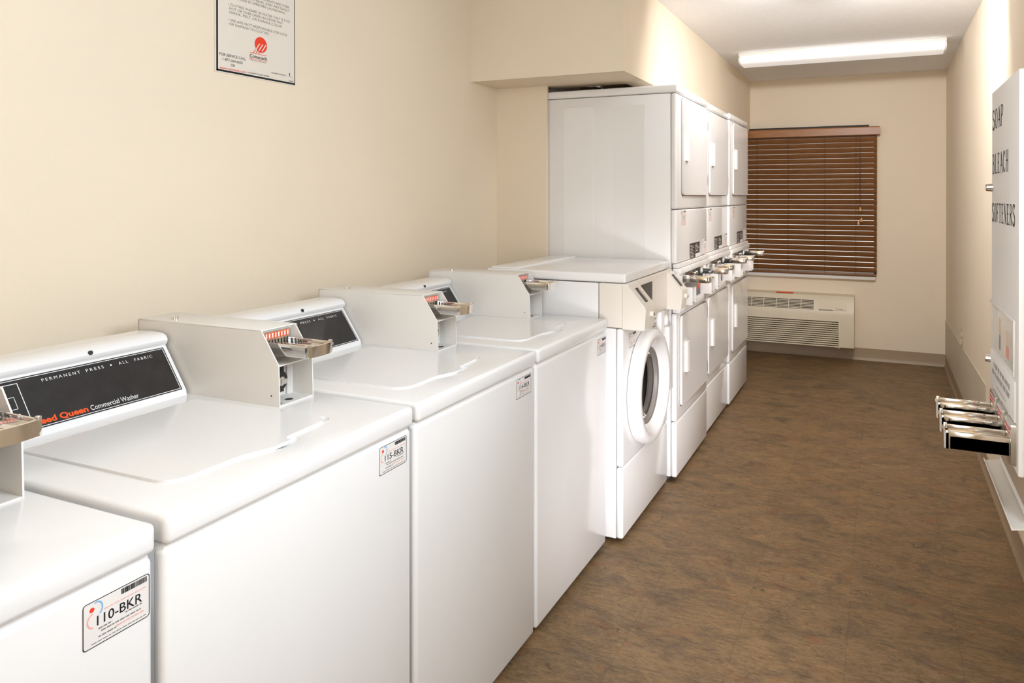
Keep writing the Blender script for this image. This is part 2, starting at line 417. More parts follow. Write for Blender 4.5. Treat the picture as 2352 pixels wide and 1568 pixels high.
# top outlet grille on the sloping face
sl0, sl1 = Vector((0, -.1975, .322)), Vector((0, -.1555, .40))
ud = (sl1 - sl0).normalized(); nd = Vector((0, -ud.z, ud.y))
g = MB()
def onslope(x, t, off): p = sl0 + (sl1 - sl0) * t + nd * off; return (x, p.y, p.z)
g2 = MB()
xs0, xs1 = -1.28 + .74, -.53 + .74
g2.poly([onslope(xs0, .02, .0015), onslope(xs1, .02, .0015), onslope(xs1, .98, .0015), onslope(xs0, .98, .0015)])
g2.build('outlet_gap', 'shadowgap', ac)
for i in range(6):
    t0 = i / 6 * .92 + .05
    a0, a1 = onslope(0, t0, .002), onslope(0, t0 + .075, .002)
    c0, c1 = onslope(0, t0, .0045), onslope(0, t0 + .075, .0045)
    g.prism([(a0[1], a0[2]), (a1[1], a1[2]), (c1[1], c1[2]), (c0[1], c0[2])], 'x', xs0, xs1)
for x in (-1.24, -1.06, -.955, -.845, -.74, -.635):
    x += .74
    a0, a1 = onslope(0, 0, .002), onslope(0, 1, .002); c0, c1 = onslope(0, 0, .005), onslope(0, 1, .005)
    g.prism([(a0[1], a0[2]), (a1[1], a1[2]), (c1[1], c1[2]), (c0[1], c0[2])], 'x', x - .003, x + .003)
g.build('outlet_grille', 'ivory', ac)
g = MB()
a0, a1 = onslope(0, .05, .001), onslope(0, 1.08, .001); c0, c1 = onslope(0, .05, .006), onslope(0, 1.08, .006)
g.prism([(a0[1], a0[2]), (a1[1], a1[2]), (c1[1], c1[2]), (c0[1], c0[2])], 'x', -.487 + .74, -.262 + .74, .002)
cd = g.build('control_door', 'ivory', ac)
g = MB()
for k, (p, q_) in enumerate((((-.485), (-.37)),)):
    g.poly([onslope(p + .74, -.02, .0022), onslope(q_ + .74, -.02, .0022), onslope(q_ + .73, .09, .0065), onslope(p + .74, .09, .0065)])
g.build('finger_gap', 'gasketseam', cd)
g = MB(); g.poly([onslope(-.345 + .74, .16, .0066), onslope(-.338 + .74, .16, .0066), onslope(-.338 + .74, .24, .0066), onslope(-.345 + .74, .24, .0066)])
for k in range(8):
    x = -.333 + .74 + k * .005; g.poly([onslope(x, .15, .0066), onslope(x + .0035, .15, .0066), onslope(x + .0035, .19, .0066), onslope(x, .19, .0066)])
g.build('badge', 'ink', cd)
MB().box(-.855 + .74, -.71 + .74, -.125, -.060, .4462, .4485).build('warning_sticker', 'orange', ac)

def lamp_mat(e, col):
    m = mat('lit_diffuser', (0.74, 0.72, 0.68), 0.35, var=0.01, emit=col, estr=e)
    N = m.node_tree.nodes; L = m.node_tree.links                     # the lens throws most light out of its sides, little straight down
    g = N.new('ShaderNodeNewGeometry'); sp = N.new('ShaderNodeSeparateXYZ'); L.new(g.outputs['True Normal'], sp.inputs[0])
    r = N.new('ShaderNodeMapRange'); r.inputs['From Min'].default_value = -.95; r.inputs['From Max'].default_value = -.3
    r.inputs['To Min'].default_value = e * .16; r.inputs['To Max'].default_value = e
    L.new(sp.outputs['Z'], r.inputs['Value']); L.new(r.outputs[0], N['Principled BSDF'].inputs['Emission Strength'])
    return m
LAMPS = [(2.2, (1, .97, .95)), (1.0, (1, 1, 1)), (5.0, (1, 1, .97))]
# ------------------------------------------------------------------ ceiling fixtures
cl = thing('ceiling_light', 'long white wraparound fluorescent fixture on the ceiling near the end wall', 'ceiling light', (-.28, 5.545, ZC))
hx = .685
MB().box(-hx, hx, -.125, .125, -.022, 0, .003).build('housing', 'trimwhite', cl)
lp = [(-.104, -.018), (-.127, -.046), (-.120, -.060), (-.098, -.072), (-.06, -.078), (.06, -.078), (.098, -.072), (.120, -.060), (.127, -.046), (.104, -.018)]
MB().prism(lp, 'x', -hx + .012, hx - .012, .003).build('diffuser', 'diffuser', cl)
for s in (-1, 1):
    MB().prism([(p[0] * 1.02, p[1] * 1.02) for p in lp], 'x', s * (hx - .012), s * hx, .002).build('end_cap', 'plastic', cl)
cl_mid = copy_tree(cl); cl_mid.location = (-.243, 3.113, ZC); cl_mid.rotation_euler.z = R(90)
cl_mid['label'] = 'white lengthwise ceiling fixture showing only its far end at the top photo edge'
cl_near = copy_tree(cl); cl_near.location = (-.243, .10, ZC); cl_near.rotation_euler.z = R(90); cl_near['label'] = 'white wraparound fluorescent fixture on the ceiling above washer 110-BKR'
for k_, o_ in enumerate((cl, cl_mid, cl_near)):
    o_['group'] = 'ceiling fixtures along the room'
    for c_ in kids(o_):
        if c_.name.startswith('diffuser'):
            c_.data = c_.data.copy(); c_.data.materials[0] = lamp_mat(*LAMPS[k_])
# ------------------------------------------------------------------ notice on the left wall
po = thing('notice_poster', 'black-bordered laundry notice with a red disc logo on the cream wall', 'notice', (XL, 1.652, 1.831))
PW, PH = .345, .56
MB().box(-.002, .003, 0, PW, -.004, PH).build('sheet', 'paper', po)
b = MB()
for y0, y1, z0, z1 in ((.006, .0125, -.001, PH - .004), (PW - .0055, PW - .0025, -.001, PH - .004), (.006, PW - .0025, -.001, .0052), (.006, PW - .0025, PH - .0105, PH - .004)):
    b.box(.003, .0034, y0, y1, z0, z1)
b.build('border', 'ink', po)
def pl(mb, s, y, z, cap, wid=None, al='l', bold=0.0): mb.text(s, (.0036, y - 1.652, z - 1.831), (0, 1, 0), (0, 0, 1), cap, wid, al, bold)
b = MB()
for s, y, z, wid, al in (('GARMENTS ARE MADE', 1.9665, 2.0985, .135, 'r'), ('MATERIAL AND ARE EASILY', 1.9685, 2.086, .182, 'r'), ('DAMAGED BY IMPROPER LAUNDERING.', 1.950, 2.0735, .232, 'r'),
        ('CLOTHES WASHED IN WATER THAT IS TOO', 1.713, 2.0475, .256, 'l'), ('HOT OR OVER DRIED IN DRYER MAY', 1.708, 2.035, .228, 'l'), ('SHRINK, MELT, OR CHANGE COLOR.', 1.708, 2.0225, .226, 'l'),
        ('WE ARE NOT RESPONSIBLE FOR LOSS', 1.713, 1.9975, .243, 'l'), ('OR DAMAGE TO CLOTHES', 1.708, 1.985, .165, 'l')):
    pl(b, s, y, z, .0088, wid, al, -0.004)
for z in (2.0515, 2.0015):
    b.prism(rrect(1.705 - 1.652, 1.708 - 1.652, z - .0015 - 1.831, z + .0015 - 1.831, .0013, 3), 'x', .0034, .0036)
b.build('lettering', 'greyink', po)
b = MB()
pl(b, 'FOR SERVICE CALL', 1.722, 1.881, .0092, .104, 'c'); pl(b, '1-877-264-6622', 1.722, 1.8665, .0088, .078, 'c'); pl(b, 'OR', 1.722, 1.852, .0088, None, 'c')
b.build('service_number', 'ink', po); b = MB()
pl(b, 'LAUNDRY ROOM LESSEE', 1.781, 1.8405, .0052, .093); pl(b, 'LAUNDRY ROOM # IS', 1.884, 1.8555, .0052, .066)
b.build('room_note', 'ink', po); b = MB()
pl(b, 'Coinmach', 1.827, 1.8955, .0115, .074, 'c', .012)
for k in range(4): b.box(.0034, .0036, 1.792 - 1.652 + k * .018, 1.806 - 1.652 + k * .018, 1.8862 - 1.831, 1.8872 - 1.831)
b.build('logo_name', 'ink', po); b = MB()
b.box(.0034, .0036, 1.953 - 1.652, 1.985 - 1.652, .0245, .0249)
pl(b, '1', 1.9665, 1.8585, .012, .003); pl(b, '5-04-E', 1.9645, 1.8385, .0058, .022)
b.build('form_number', 'ink', po)
b = MB(); pl(b, 'www.coinmach.com', 1.722, 1.8385, .0085, .104, 'c', .004); b.build('web_address', 'redink', po); b = MB()
# red disc logo with pale slashes
disc = [(1.838 - 1.652 + .0265 * math.cos(2 * math.pi * i / 40), 1.9445 - 1.831 + .0265 * math.sin(2 * math.pi * i / 40)) for i in range(40)]
b.prism(disc, 'x', .0032, .0035)
for z in (1.9115, 1.8915): b.box(.0034, .0036, 1.789 - 1.652, 1.865 - 1.652, z - 1.831 - .0007, z - 1.831 + .0007)
for k in range(3):
    y = 1.803 - 1.652 + k * .011
    b.prism([(y, 1.9115 - 1.831), (y + .003, 1.9115 - 1.831), (y + .018, 1.931 - 1.831), (y + .015, 1.931 - 1.831)], 'x', .0034, .0036)
b.build('logo', 'redink', po)
b = MB()
for k in range(3):
    y = 1.8135 - 1.652 + k * .0135
    b.prism([(y, 1.9235 - 1.831), (y + .0045, 1.9235 - 1.831), (y + .021, 1.9475 - 1.831), (y + .0165, 1.9475 - 1.831)], 'x', .0036, .0038)
b.build('logo_slash', 'paper', po)

# ------------------------------------------------------------------ inventory label stuck on the machines
def inv_label(parent, x, y0, y1, z0, z1, number, small=False):
    lb = MB().prism(rrect(y0, y1, z0, z1, .005), 'x', x, x + .0006).build('inventory_label', 'labelpaper', parent)
    W, H = y1 - y0, z1 - z0
    def yy(t): return y0 + t * W
    def zz(t): return z0 + t * H
    xs = x + .0009
    b = MB()
    # border line
    o_, i_ = rrect(y0, y1, z0, z1, .005), rrect(y0 + .0012, y1 - .0012, z0 + .0012, z1 - .0012, .004)
    n = len(o_)
    for k in range(n):
        k2 = (k + 1) % n
        b.poly([(xs, *o_[k]), (xs, *o_[k2]), (xs, *i_[k2]), (xs, *i_[k])])
    rnd = random.Random(5)
    t = .56
    while t < .955:                                         # bar code
        wd = rnd.choice((.006, .010, .016)); b.box(xs, xs + .0001, yy(t), yy(min(t + wd, .96)), zz(.83), zz(.95)); t += wd + rnd.choice((.005, .008))
    if number: b.text(number, (xs, yy(.20), zz(.43)), (0, 1, 0), (0, 0, 1), H * .22, W * .68, 'l', .006)
    b.build('lettering', 'ink', lb)
    g = MB(); rl = random.Random(9)
    def words(mb, t0, t1, v, h):
        t = t0
        while t < t1:
            wd = rl.uniform(.03, .09); mb.box(xs, xs + .0001, yy(t), yy(min(t + wd, t1)), zz(v), zz(v + h)); t += wd + .015
    words(g, .22, .42, .335, .028); words(g, .62, .88, .375, .028); words(g, .26, .86, .265, .028); words(g, .22, .48, .16, .028); words(g, .12, .94, .07, .018)
    g.build('small_print', 'greyink', lb)
    r = MB(); words(r, .30, .94, .705, .02); words(r, .48, .90, .185, .028)
    for k in range(9):                                      # open swash of the emblem
        a0, a1 = R(100 + 18 * k), R(100 + 18 * (k + 1))
        c, rad = (yy(.155), zz(.58)), W * .10
        r.poly([(xs, c[0] + rad * math.cos(a0), c[1] + rad * 1.1 * math.sin(a0)), (xs, c[0] + rad * math.cos(a1), c[1] + rad * 1.1 * math.sin(a1)),
                (xs, c[0] + rad * .8 * math.cos(a1), c[1] + rad * .9 * math.sin(a1)), (xs, c[0] + rad * .8 * math.cos(a0), c[1] + rad * .9 * math.sin(a0))])
    r.build('red_print', 'palered', lb)
    d = MB(); d.prism([(yy(.13) + W * .035 * math.cos(2 * math.pi * i / 16), zz(.82) + W * .035 * math.sin(2 * math.pi * i / 16)) for i in range(16)], 'x', xs, xs + .0001)
    d.build('red_dot', 'redink', lb)
    bl_ = MB()
    for k in range(8):
        a0, a1 = R(-60 + 22 * k), R(-60 + 22 * (k + 1))
        c, rad = (yy(.20), zz(.80)), W * .09
        bl_.poly([(xs, c[0] + rad * math.cos(a0), c[1] + rad * 1.2 * math.sin(a0)), (xs, c[0] + rad * math.cos(a1), c[1] + rad * 1.2 * math.sin(a1)),
                  (xs, c[0] + rad * .78 * math.cos(a1), c[1] + rad * .98 * math.sin(a1)), (xs, c[0] + rad * .78 * math.cos(a0), c[1] + rad * .98 * math.sin(a0))])
    bl_.build('blue_print', 'blueink', lb)
    return lb

# chrome push-in coin slide (axis +x = out of the machine)
def coin_slide(parent, x0, x1, y0, y1, z0, z1, d=1, rootx=None):
    """d=+1: slides out towards +x, d=-1 towards -x"""
    s = MB()
    wall = .004
    hx = x1 - d * .014
    lo, hi = min(x0, hx), max(x0, hx)
    s.box(lo, hi, y0, y1, z0, z1 - .010, .0015)                       # body
    s.box(lo, hi, y0, y0 + wall, z0, z1, .0012); s.box(lo, hi, y1 - wall, y1, z0, z1, .0012)   # rails
    s.box(lo, hi, (y0 + y1) / 2 - .003, (y0 + y1) / 2 + .003, z1 - .011, z1 - .006, .001)
    cs = s.build('coin_slide', 'chrome', parent)
    h = MB(); a, b_ = sorted((hx, x1))
    # curved handle plate with turned-up corners
    ym = (y0 + y1) / 2; n = 8; front = []; back = []
    for i in range(n + 1):
        t = -1 + 2 * i / n
        yv = ym + t * ((y1 - y0) / 2 + .004)
        front.append((x1 - d * .006 * t * t, yv)); back.append((x1 - d * (.006 * t * t + .006), yv))
    h.prism(front + back[::-1], 'z', z0 + .001, z1 - .002, .0012, 2, 40)
    h.box(min(hx, x1 - d * .005), max(hx, x1 - d * .005), y0 - .004, y0 + .003, z0 + .001, z1 + .003, .0012)
    h.box(min(hx, x1 - d * .005), max(hx, x1 - d * .005), y1 - .003, y1 + .004, z0 + .001, z1 + .003, .0012)
    h.build('slide_handle', 'chrome', cs)
    return cs

# ------------------------------------------------------------------ top-loading washers
XF = -1.024
W = .649
def make_toploader():
    t = thing('washing_machine', '', 'washing machine', (XF, 0, 0), 'top-loading coin washers in the row')
    MB().box(-.715, -.006, .004, W - .004, .032, .886, .004).build('cabinet', 'enamel', t)
    for fx in (-.06, -.66):
        for fy in (.06, W - .06):
            MB().cyl((fx, fy, 0), (fx, fy, .034), .022, .016, 16).build('foot', 'rubber', t)
    MB().box(-.03, 0, 0, W, .018, .879, .011, 4).build('front_panel', 'enamel', t)
    # top with finger scoops
    cut = MB()
    def ell(cx, cy, cz, rx, ry, rz):
        tm = bmesh.new(); bmesh.ops.create_uvsphere(tm, u_segments=24, v_segments=16, radius=1.0)
        for v in tm.verts: v.co = Vector((cx + v.co.x * rx, cy + v.co.y * ry, cz + v.co.z * rz))
        cut._merge(tm)
    ell(-.088, .325, .9335, .030, .045, .011); ell(-.125, .478, .9335, .022, .022, .007)
    MB().box(-.735, .008, 0, W, .885, .932, .011, 4).build('top', 'enamel', t, cut=cut)
    # raised lid with a finger tab
    pts = [(-.506, .082)]
    pts += [(-.14 + .045 * math.sin(R(a)), .130 - .045 * math.cos(R(a))) for a in range(0, 91, 15)]
    pts += [(-.095, .20), (-.092, .235), (-.082, .262), (-.074, .285), (-.072, .30), (-.074, .333), (-.095, .350), (-.098, .40)]
    pts += [(-.13 + .03 * math.cos(R(a)), .450 + .03 * math.sin(R(a))) for a in range(0, 91, 15)]
    pts += [(-.50, .470), (-.506, .46)]
    MB().prism(pts, 'z', .930, .9372, .0048, 4, 50).build('lid', 'enamel', t)
    # control hood
    hp = [(-.574, .930), (-.577, .945), (-.652, 1.051), (-.645, 1.058), (-.643, 1.066), (-.648, 1.075), (-.660, 1.081), (-.70, 1.083), (-.757, 1.080), (-.764, 1.074), (-.768, .930)]
    MB().prism(hp, 'y', .006, .502, .005, 3, 50).build('control_hood', 'enamel', t)
    A_, B_ = Vector((-.577, 0, .945)), Vector((-.652, 0, 1.051))
    v = (B_ - A_).normalized(); nrm = Vector((v.z, 0, -v.x)); u = Vector((0, 1, 0))
    def on(y, s, off): p = A_ + v * s + nrm * off; return Vector((p.x, y, p.z))
    def plate(mb, y0, y1, s0, s1, o0, o1):
        a, b_, c, d = on(0, s0, o0), on(0, s1, o0), on(0, s1, o1), on(0, s0, o1)
        mb.prism([(a.x, a.z), (b_.x, b_.z), (c.x, c.z), (d.x, d.z)], 'y', y0, y1)
    b = MB(); plate(b, .020, .492, .003, .124, -.001, .0012)
    cp = b.build('control_panel', 'black', t)
    b = MB()
    for y0, y1, s0, s1 in ((.023, .489, .0055, .0068), (.023, .489, .1200, .1213), (.4877, .489, .0055, .1213), (.023, .0243, .0055, .1213),
                           (.148, .1495, .012, .113), (.035, .148, .1115, .113), (.118, .134, .083, .084), (.118, .134, .056, .057), (.133, .134, .056, .084), (.118, .134, .044, .045), (.133, .134, .018, .045)):
        plate(b, y0, y1, s0, s1, .0012, .0016)
    b.text('PERMANENT', on(.196, .1035, .0017), u, v, .0075, .082, 'l', 0.0, 1.5)
    b.text('PRESS', on(.291, .1035, .0017), u, v, .0075, .041, 'l', 0.0, 1.5)
    b.text('ALL', on(.368, .1035, .0017), u, v, .0075, .023, 'l', 0.0, 1.5)
    b.text('FABRIC', on(.408, .1035, .0017), u, v, .0075, .046, 'l', 0.0, 1.5)
    b.prism(rrect(.3465, .3505, 0, .004, .0019, 3), 'x', 0, .0002) if False else None
    dot = on(.3495, .107, .0017)
    b.poly([dot + u * (.0022 * math.cos(k * .5236)) + v * (.0022 * math.sin(k * .5236)) for k in range(12)])
    b.text('Commercial Washer', on(.268, .0115, .0017), u, v, .0125, .113, 'l', 0)
    b.build('lettering', 'whiteink', cp)
    b = MB(); b.text('Speed Queen', on(.143, .0115, .0017), u, v, .0135, .119, 'l', .03)
    b.build('lettering', 'orange', cp)
    MB().cyl((-.652, .306, 1.0690), (-.6425, .306, 1.0705), .0052, n=16).build('screw_plug', 'rubber', t)
    # coin meter box: open-fronted shell
    y0, y1 = .510, .622
    side = [(-.766, .932), (-.766, 1.106), (-.334, 1.110), (-.278, 1.030), (-.275, .932)]
    b = MB(); th = .003
    b.prism(side, 'y', y0, y0 + th, .0008); b.prism(side, 'y', y1 - th, y1, .0008)
    b.box(-.766, -.334, y0, y1, 1.1065, 1.1098, .0008)
    b.box(-.766, -.762, y0, y1, .932, 1.106)
    b.prism([(-.345, 1.030), (-.279, 1.030), (-.279, 1.027), (-.345, 1.027)], 'y', y0 + th, y1 - th)
    b.box(-.766, -.276, y0 + th, y1 - th, .932, .9355)
    b.box(-.350, -.346, y0 + th, y1 - th, .9355, 1.1065)
    b.box(-.346, -.340, y1 - .022, y1 - th, .9355, 1.027)
    cb = b.build('coin_box', 'boxwhite', t)
    b = MB(); b.box(-.346, -.343, y0 + .010, y1 - .030, .944, 1.022)
    b.cyl((-.346, y0 + .045, .980), (-.318, y0 + .045, .980), .026, .024, 24, .002)
    b.build('lock', 'rubber', cb)
    b = MB(); b.cyl((-.319, y0 + .045, .980), (-.312, y0 + .045, .980), .012, .011, 18, .001); b.box(-.3125, -.3105, y0 + .043, y0 + .062, .972, .984)
    b.build('lock_cam', 'dullchrome', cb)
    b = MB(); b.cyl((-.300, y0 + .055, .9354), (-.300, y0 + .055, .9358), .010, n=20)
    MB().cyl((-.290, y0 + .02, .9354), (-.290, y0 + .02, .9358), .003, n=12).build('screw_hole', 'rubber', cb)
    b.build('drain_hole', 'rubber', cb)
    MB().cyl((-.300, y0 - .0006, .957), (-.300, y0 + .0005, .957), .002, n=12).build('screw_hole', 'rubber', cb)
    # coin selector plate and slide
    b = MB(); b.box(-.346, -.338, y0 + .010, y1 - .010, 1.040, 1.100, .001)
    b.build('coin_selector', 'dullchrome', cb)
    b = MB(); b2 = MB(); b3 = MB()
    for k in range(8):
        yy = y0 + .018 + k * .0098
        b.box(-.338, -.3374, yy, yy + .0045, 1.064, 1.080)
        b2.prism(rrect(yy - .001, yy + .0065, 1.083, 1.099, .0025, 3), 'x', -.338, -.3375)
        b3.box(-.3376, -.3371, yy + .001, yy + .0045, 1.0855, 1.0965)
    b.build('coin_slot', 'rubber', cb); b2.build('price_mark', 'orange', cb); b3.build('price_mark', 'whiteink', cb)
    coin_slide(cb, -.338, -.195, y0 + .016, y1 - .020, 1.050, 1.079)
    MB().cyl((-.665, y0 + .03, 1.1095), (-.665, y0 + .03, 1.117), .009, .0085, 18, .001).build('top_lock', 'chrome', cb)
    return t
proto = make_toploader()
washers = [
    (.114, '110-BKR', (.540, .641, .791, .857), 'white top-loading washer marked 110-BKR cut off by the lower photo corner'),
    (.780, '115-BKR', (.527, .628, .806, .869), 'white top-loading washer marked 115-BKR showing most of its black control panel'),
    (1.446, '116-BKR', (.521, .624, .805, .866), 'white top-loading washer marked 116-BKR between washers 115-BKR and 114-BKR'),
    (2.112, '114-BKR', (.548, .645, .798, .861), 'white top-loading washer marked 114-BKR standing next to the front-loading washer'),
]
ws = []
for i, (y, num, lab, label) in enumerate(washers):
    o = proto if i == 0 else copy_tree(proto)
    ws.append(o)
for o, (y, num, lab, label) in zip(ws, washers):
    o.location.y = y; o['label'] = label
    inv_label(o, .0002, *lab, num)

# ------------------------------------------------------------------ front-loading washer
fl = thing('washing_machine', 'white front-loading washer with a round glass door between washer 114-BKR and the dryers', 'washing machine', (-.965, 2.800, 0))
FW = .676
hole = (0, .29, .59)
cut = MB().cyl((-.5, .29, .59), (.1, .29, .59), .168, n=48)
b = MB()
b.prism([(-.635, .022), (-.031, .022), (-.031, .885), (-.108, .885), (-.108, 1.070), (-.635, 1.070)], 'y', .002, FW - .002, .003)
cut2 = MB().cyl((-.42, .29, .59), (.1, .29, .59), .172, n=48)
b.build('cabinet', 'enamel', fl, cut=cut2)
for fx in (-.06, -.58):
    for fy in (.06, FW - .06):
        MB().cyl((fx, fy, 0), (fx, fy, .03), .022, .016, 16).build('foot', 'rubber', fl)
MB().box(-.0295, 0, 0, FW, .022, .313, .009, 3).build('kick_panel', 'enamel', fl)
MB().box(-.0295, 0, 0, FW, .317, .885, .009, 3).build('front_panel', 'enamel', fl, cut=cut)
MB().box(-.64, .012, 0, FW, 1.073, 1.112, .010, 4).build('top', 'enamel', fl)
MB().box(-.62, -.49, .004, FW - .004, 1.108, 1.119, .005, 3).build('rear_ledge', 'enamel', fl)
b = MB().box(-.1055, .024, 0, FW, .888, 1.0705, .005, 3)
cp = b.build('control_panel', 'cream', fl)
for nm, (a0, a1) in (('coin_box', (-.004, .125)), ('coin_box', (.58, .678))):
    pr = [(.0, .886), (.088, .886), (.094, .890), (.100, .972), (.097, .980), (.030, 1.058), (.020, 1.062), (.0, 1.062)]
    cb = MB().prism(pr, 'y', a0, a1, .004, 3, 40).build(nm, 'cream', fl)
    # recessed slot on the sloping face
    P0, P1 = Vector((.0985, 0, .978)), Vector((.0285, 0, 1.060)); vv = (P1 - P0).normalized(); nn = Vector((-vv.z, 0, vv.x)) * -1
    if nn.x < 0: nn = -nn
    ym = (a0 + a1) / 2
    def sl(y, s, o): p = P0 + vv * s + nn * o; return (p.x, y, p.z)
    hw = .017
    MB().poly([sl(ym - hw, .022, .0006), sl(ym + hw, .022, .0006), sl(ym + hw, .094, .0006), sl(ym - hw, .094, .0006)]).build('slot', 'rubber', cb)
    q0, q1, q2, q3 = sl(0, .024, .0008), sl(0, .085, .0008), sl(0, .085, .003), sl(0, .024, .003)
    MB().prism([(q0[0], q0[2]), (q1[0], q1[2]), (q2[0], q2[2]), (q3[0], q3[2])], 'y', ym + .002, ym + .014).build('slot_bar', 'dullchrome', cb)
    kb = MB().cyl((.094, ym + .01, .945), (.112, ym + .01, .945), .013, .012, 20, .001).build('key_lock', 'cream', cb)
    MB().cyl((.1122, ym + .01, .945), (.1126, ym + .01, .945), .006, n=14).build('keyhole', 'rubber', kb)
MB().box(.024, .0248, .170, .335, .965, 1.048).build('display_window', 'black', cp)
lab = MB().box(.0242, .0250, .41, .49, .790, .876).build('instruction_label', 'labelpaper', None)
lab.parent = fl; lab.location = (-.0235, 0, 0)
b = MB()
for i in range(6): b.box(.0251, .0252, .42, .42 + (.03 if i in (1, 4) else .055), .80 + i * .011, .805 + i * .011)
lt = b.build('small_print', 'greyink', lab)
# detergent drawer
b = MB(); ct = MB()
tm = bmesh.new(); bmesh.ops.create_uvsphere(tm, u_segments=24, v_segments=16, radius=1.0)
for v in tm.verts: v.co = Vector((.014 + v.co.x * .018, .590 + v.co.y * .042, .828 + v.co.z * .032))
ct._merge(tm)
b.box(-.004, .014, .515, .660, .768, .884, .004, 3)
b.build('detergent_drawer', 'plastic', fl, cut=ct)
# door
prof = [(.0, .225), (.004, .247), (.030, .249), (.046, .246), (.055, .238), (.058, .226), (.058, .212), (.054, .204), (.030, .178), (.016, .166), (.010, .166), (.004, .2)]
dr = MB().lathe(prof, hole, 'x', 96, closed=True).build('door', 'enamel', fl)
MB().lathe([(.020, .168), (.017, .156), (.008, .150), (.0, .150), (.0, .166), (.012, .168)], hole, 'x', 64, closed=True).build('gasket_seam_shade', 'gasketseam', dr)
MB().lathe([(.012, .158), (-.005, .150), (-.030, .128), (-.048, .09), (-.056, .045), (-.058, 0.0)], hole, 'x', 64).build('door_glass', 'doorglass', dr)
MB().lathe([(-.035, .168), (-.05, .150), (-.06, .162), (-.39, .162), (-.40, .150), (-.40, 0.0)], hole, 'x', 64).build('drum', 'drum', fl)
b = MB().box(.0, .034, .585, .655, .490, .800, .006, 3); b.build('door_latch', 'enamel', fl)
inv_label(fl, .0004, .074, .172, .792, .852, None)

# ------------------------------------------------------------------ stacked dryers
DW = .6865
def stick(parent, x, y0, y1, z0, z1):
    lb = MB().box(x, x + .0006, y0, y1, z0, z1).build('notice_label', 'labelpaper', parent)
    b = MB(); r = MB(); rn = random.Random(3)
    Wd, H = y1 - y0, z1 - z0
    b.box(x + .0007, x + .0008, y0 + Wd * .5, y0 + Wd * .95, z0 + H * .86, z0 + H * .97)
    b.box(x + .0007, x + .0008, y0 + Wd * .08, y0 + Wd * .16, z0 + H * .72, z0 + H * .95)
    for k in range(4): b.box(x + .0007, x + .0008, y0 + Wd * .25, y0 + Wd * .8, z0 + H * (.38 + k * .065), z0 + H * (.40 + k * .065))
    for v in (.66, .62, .28, .22, .15, .08, .02): r.box(x + .0007, x + .0008, y0 + Wd * .1, y0 + Wd * .95, z0 + H * v, z0 + H * (v + .018))
    b.build('small_print', 'greyink', lb); r.build('red_print', 'palered', lb)
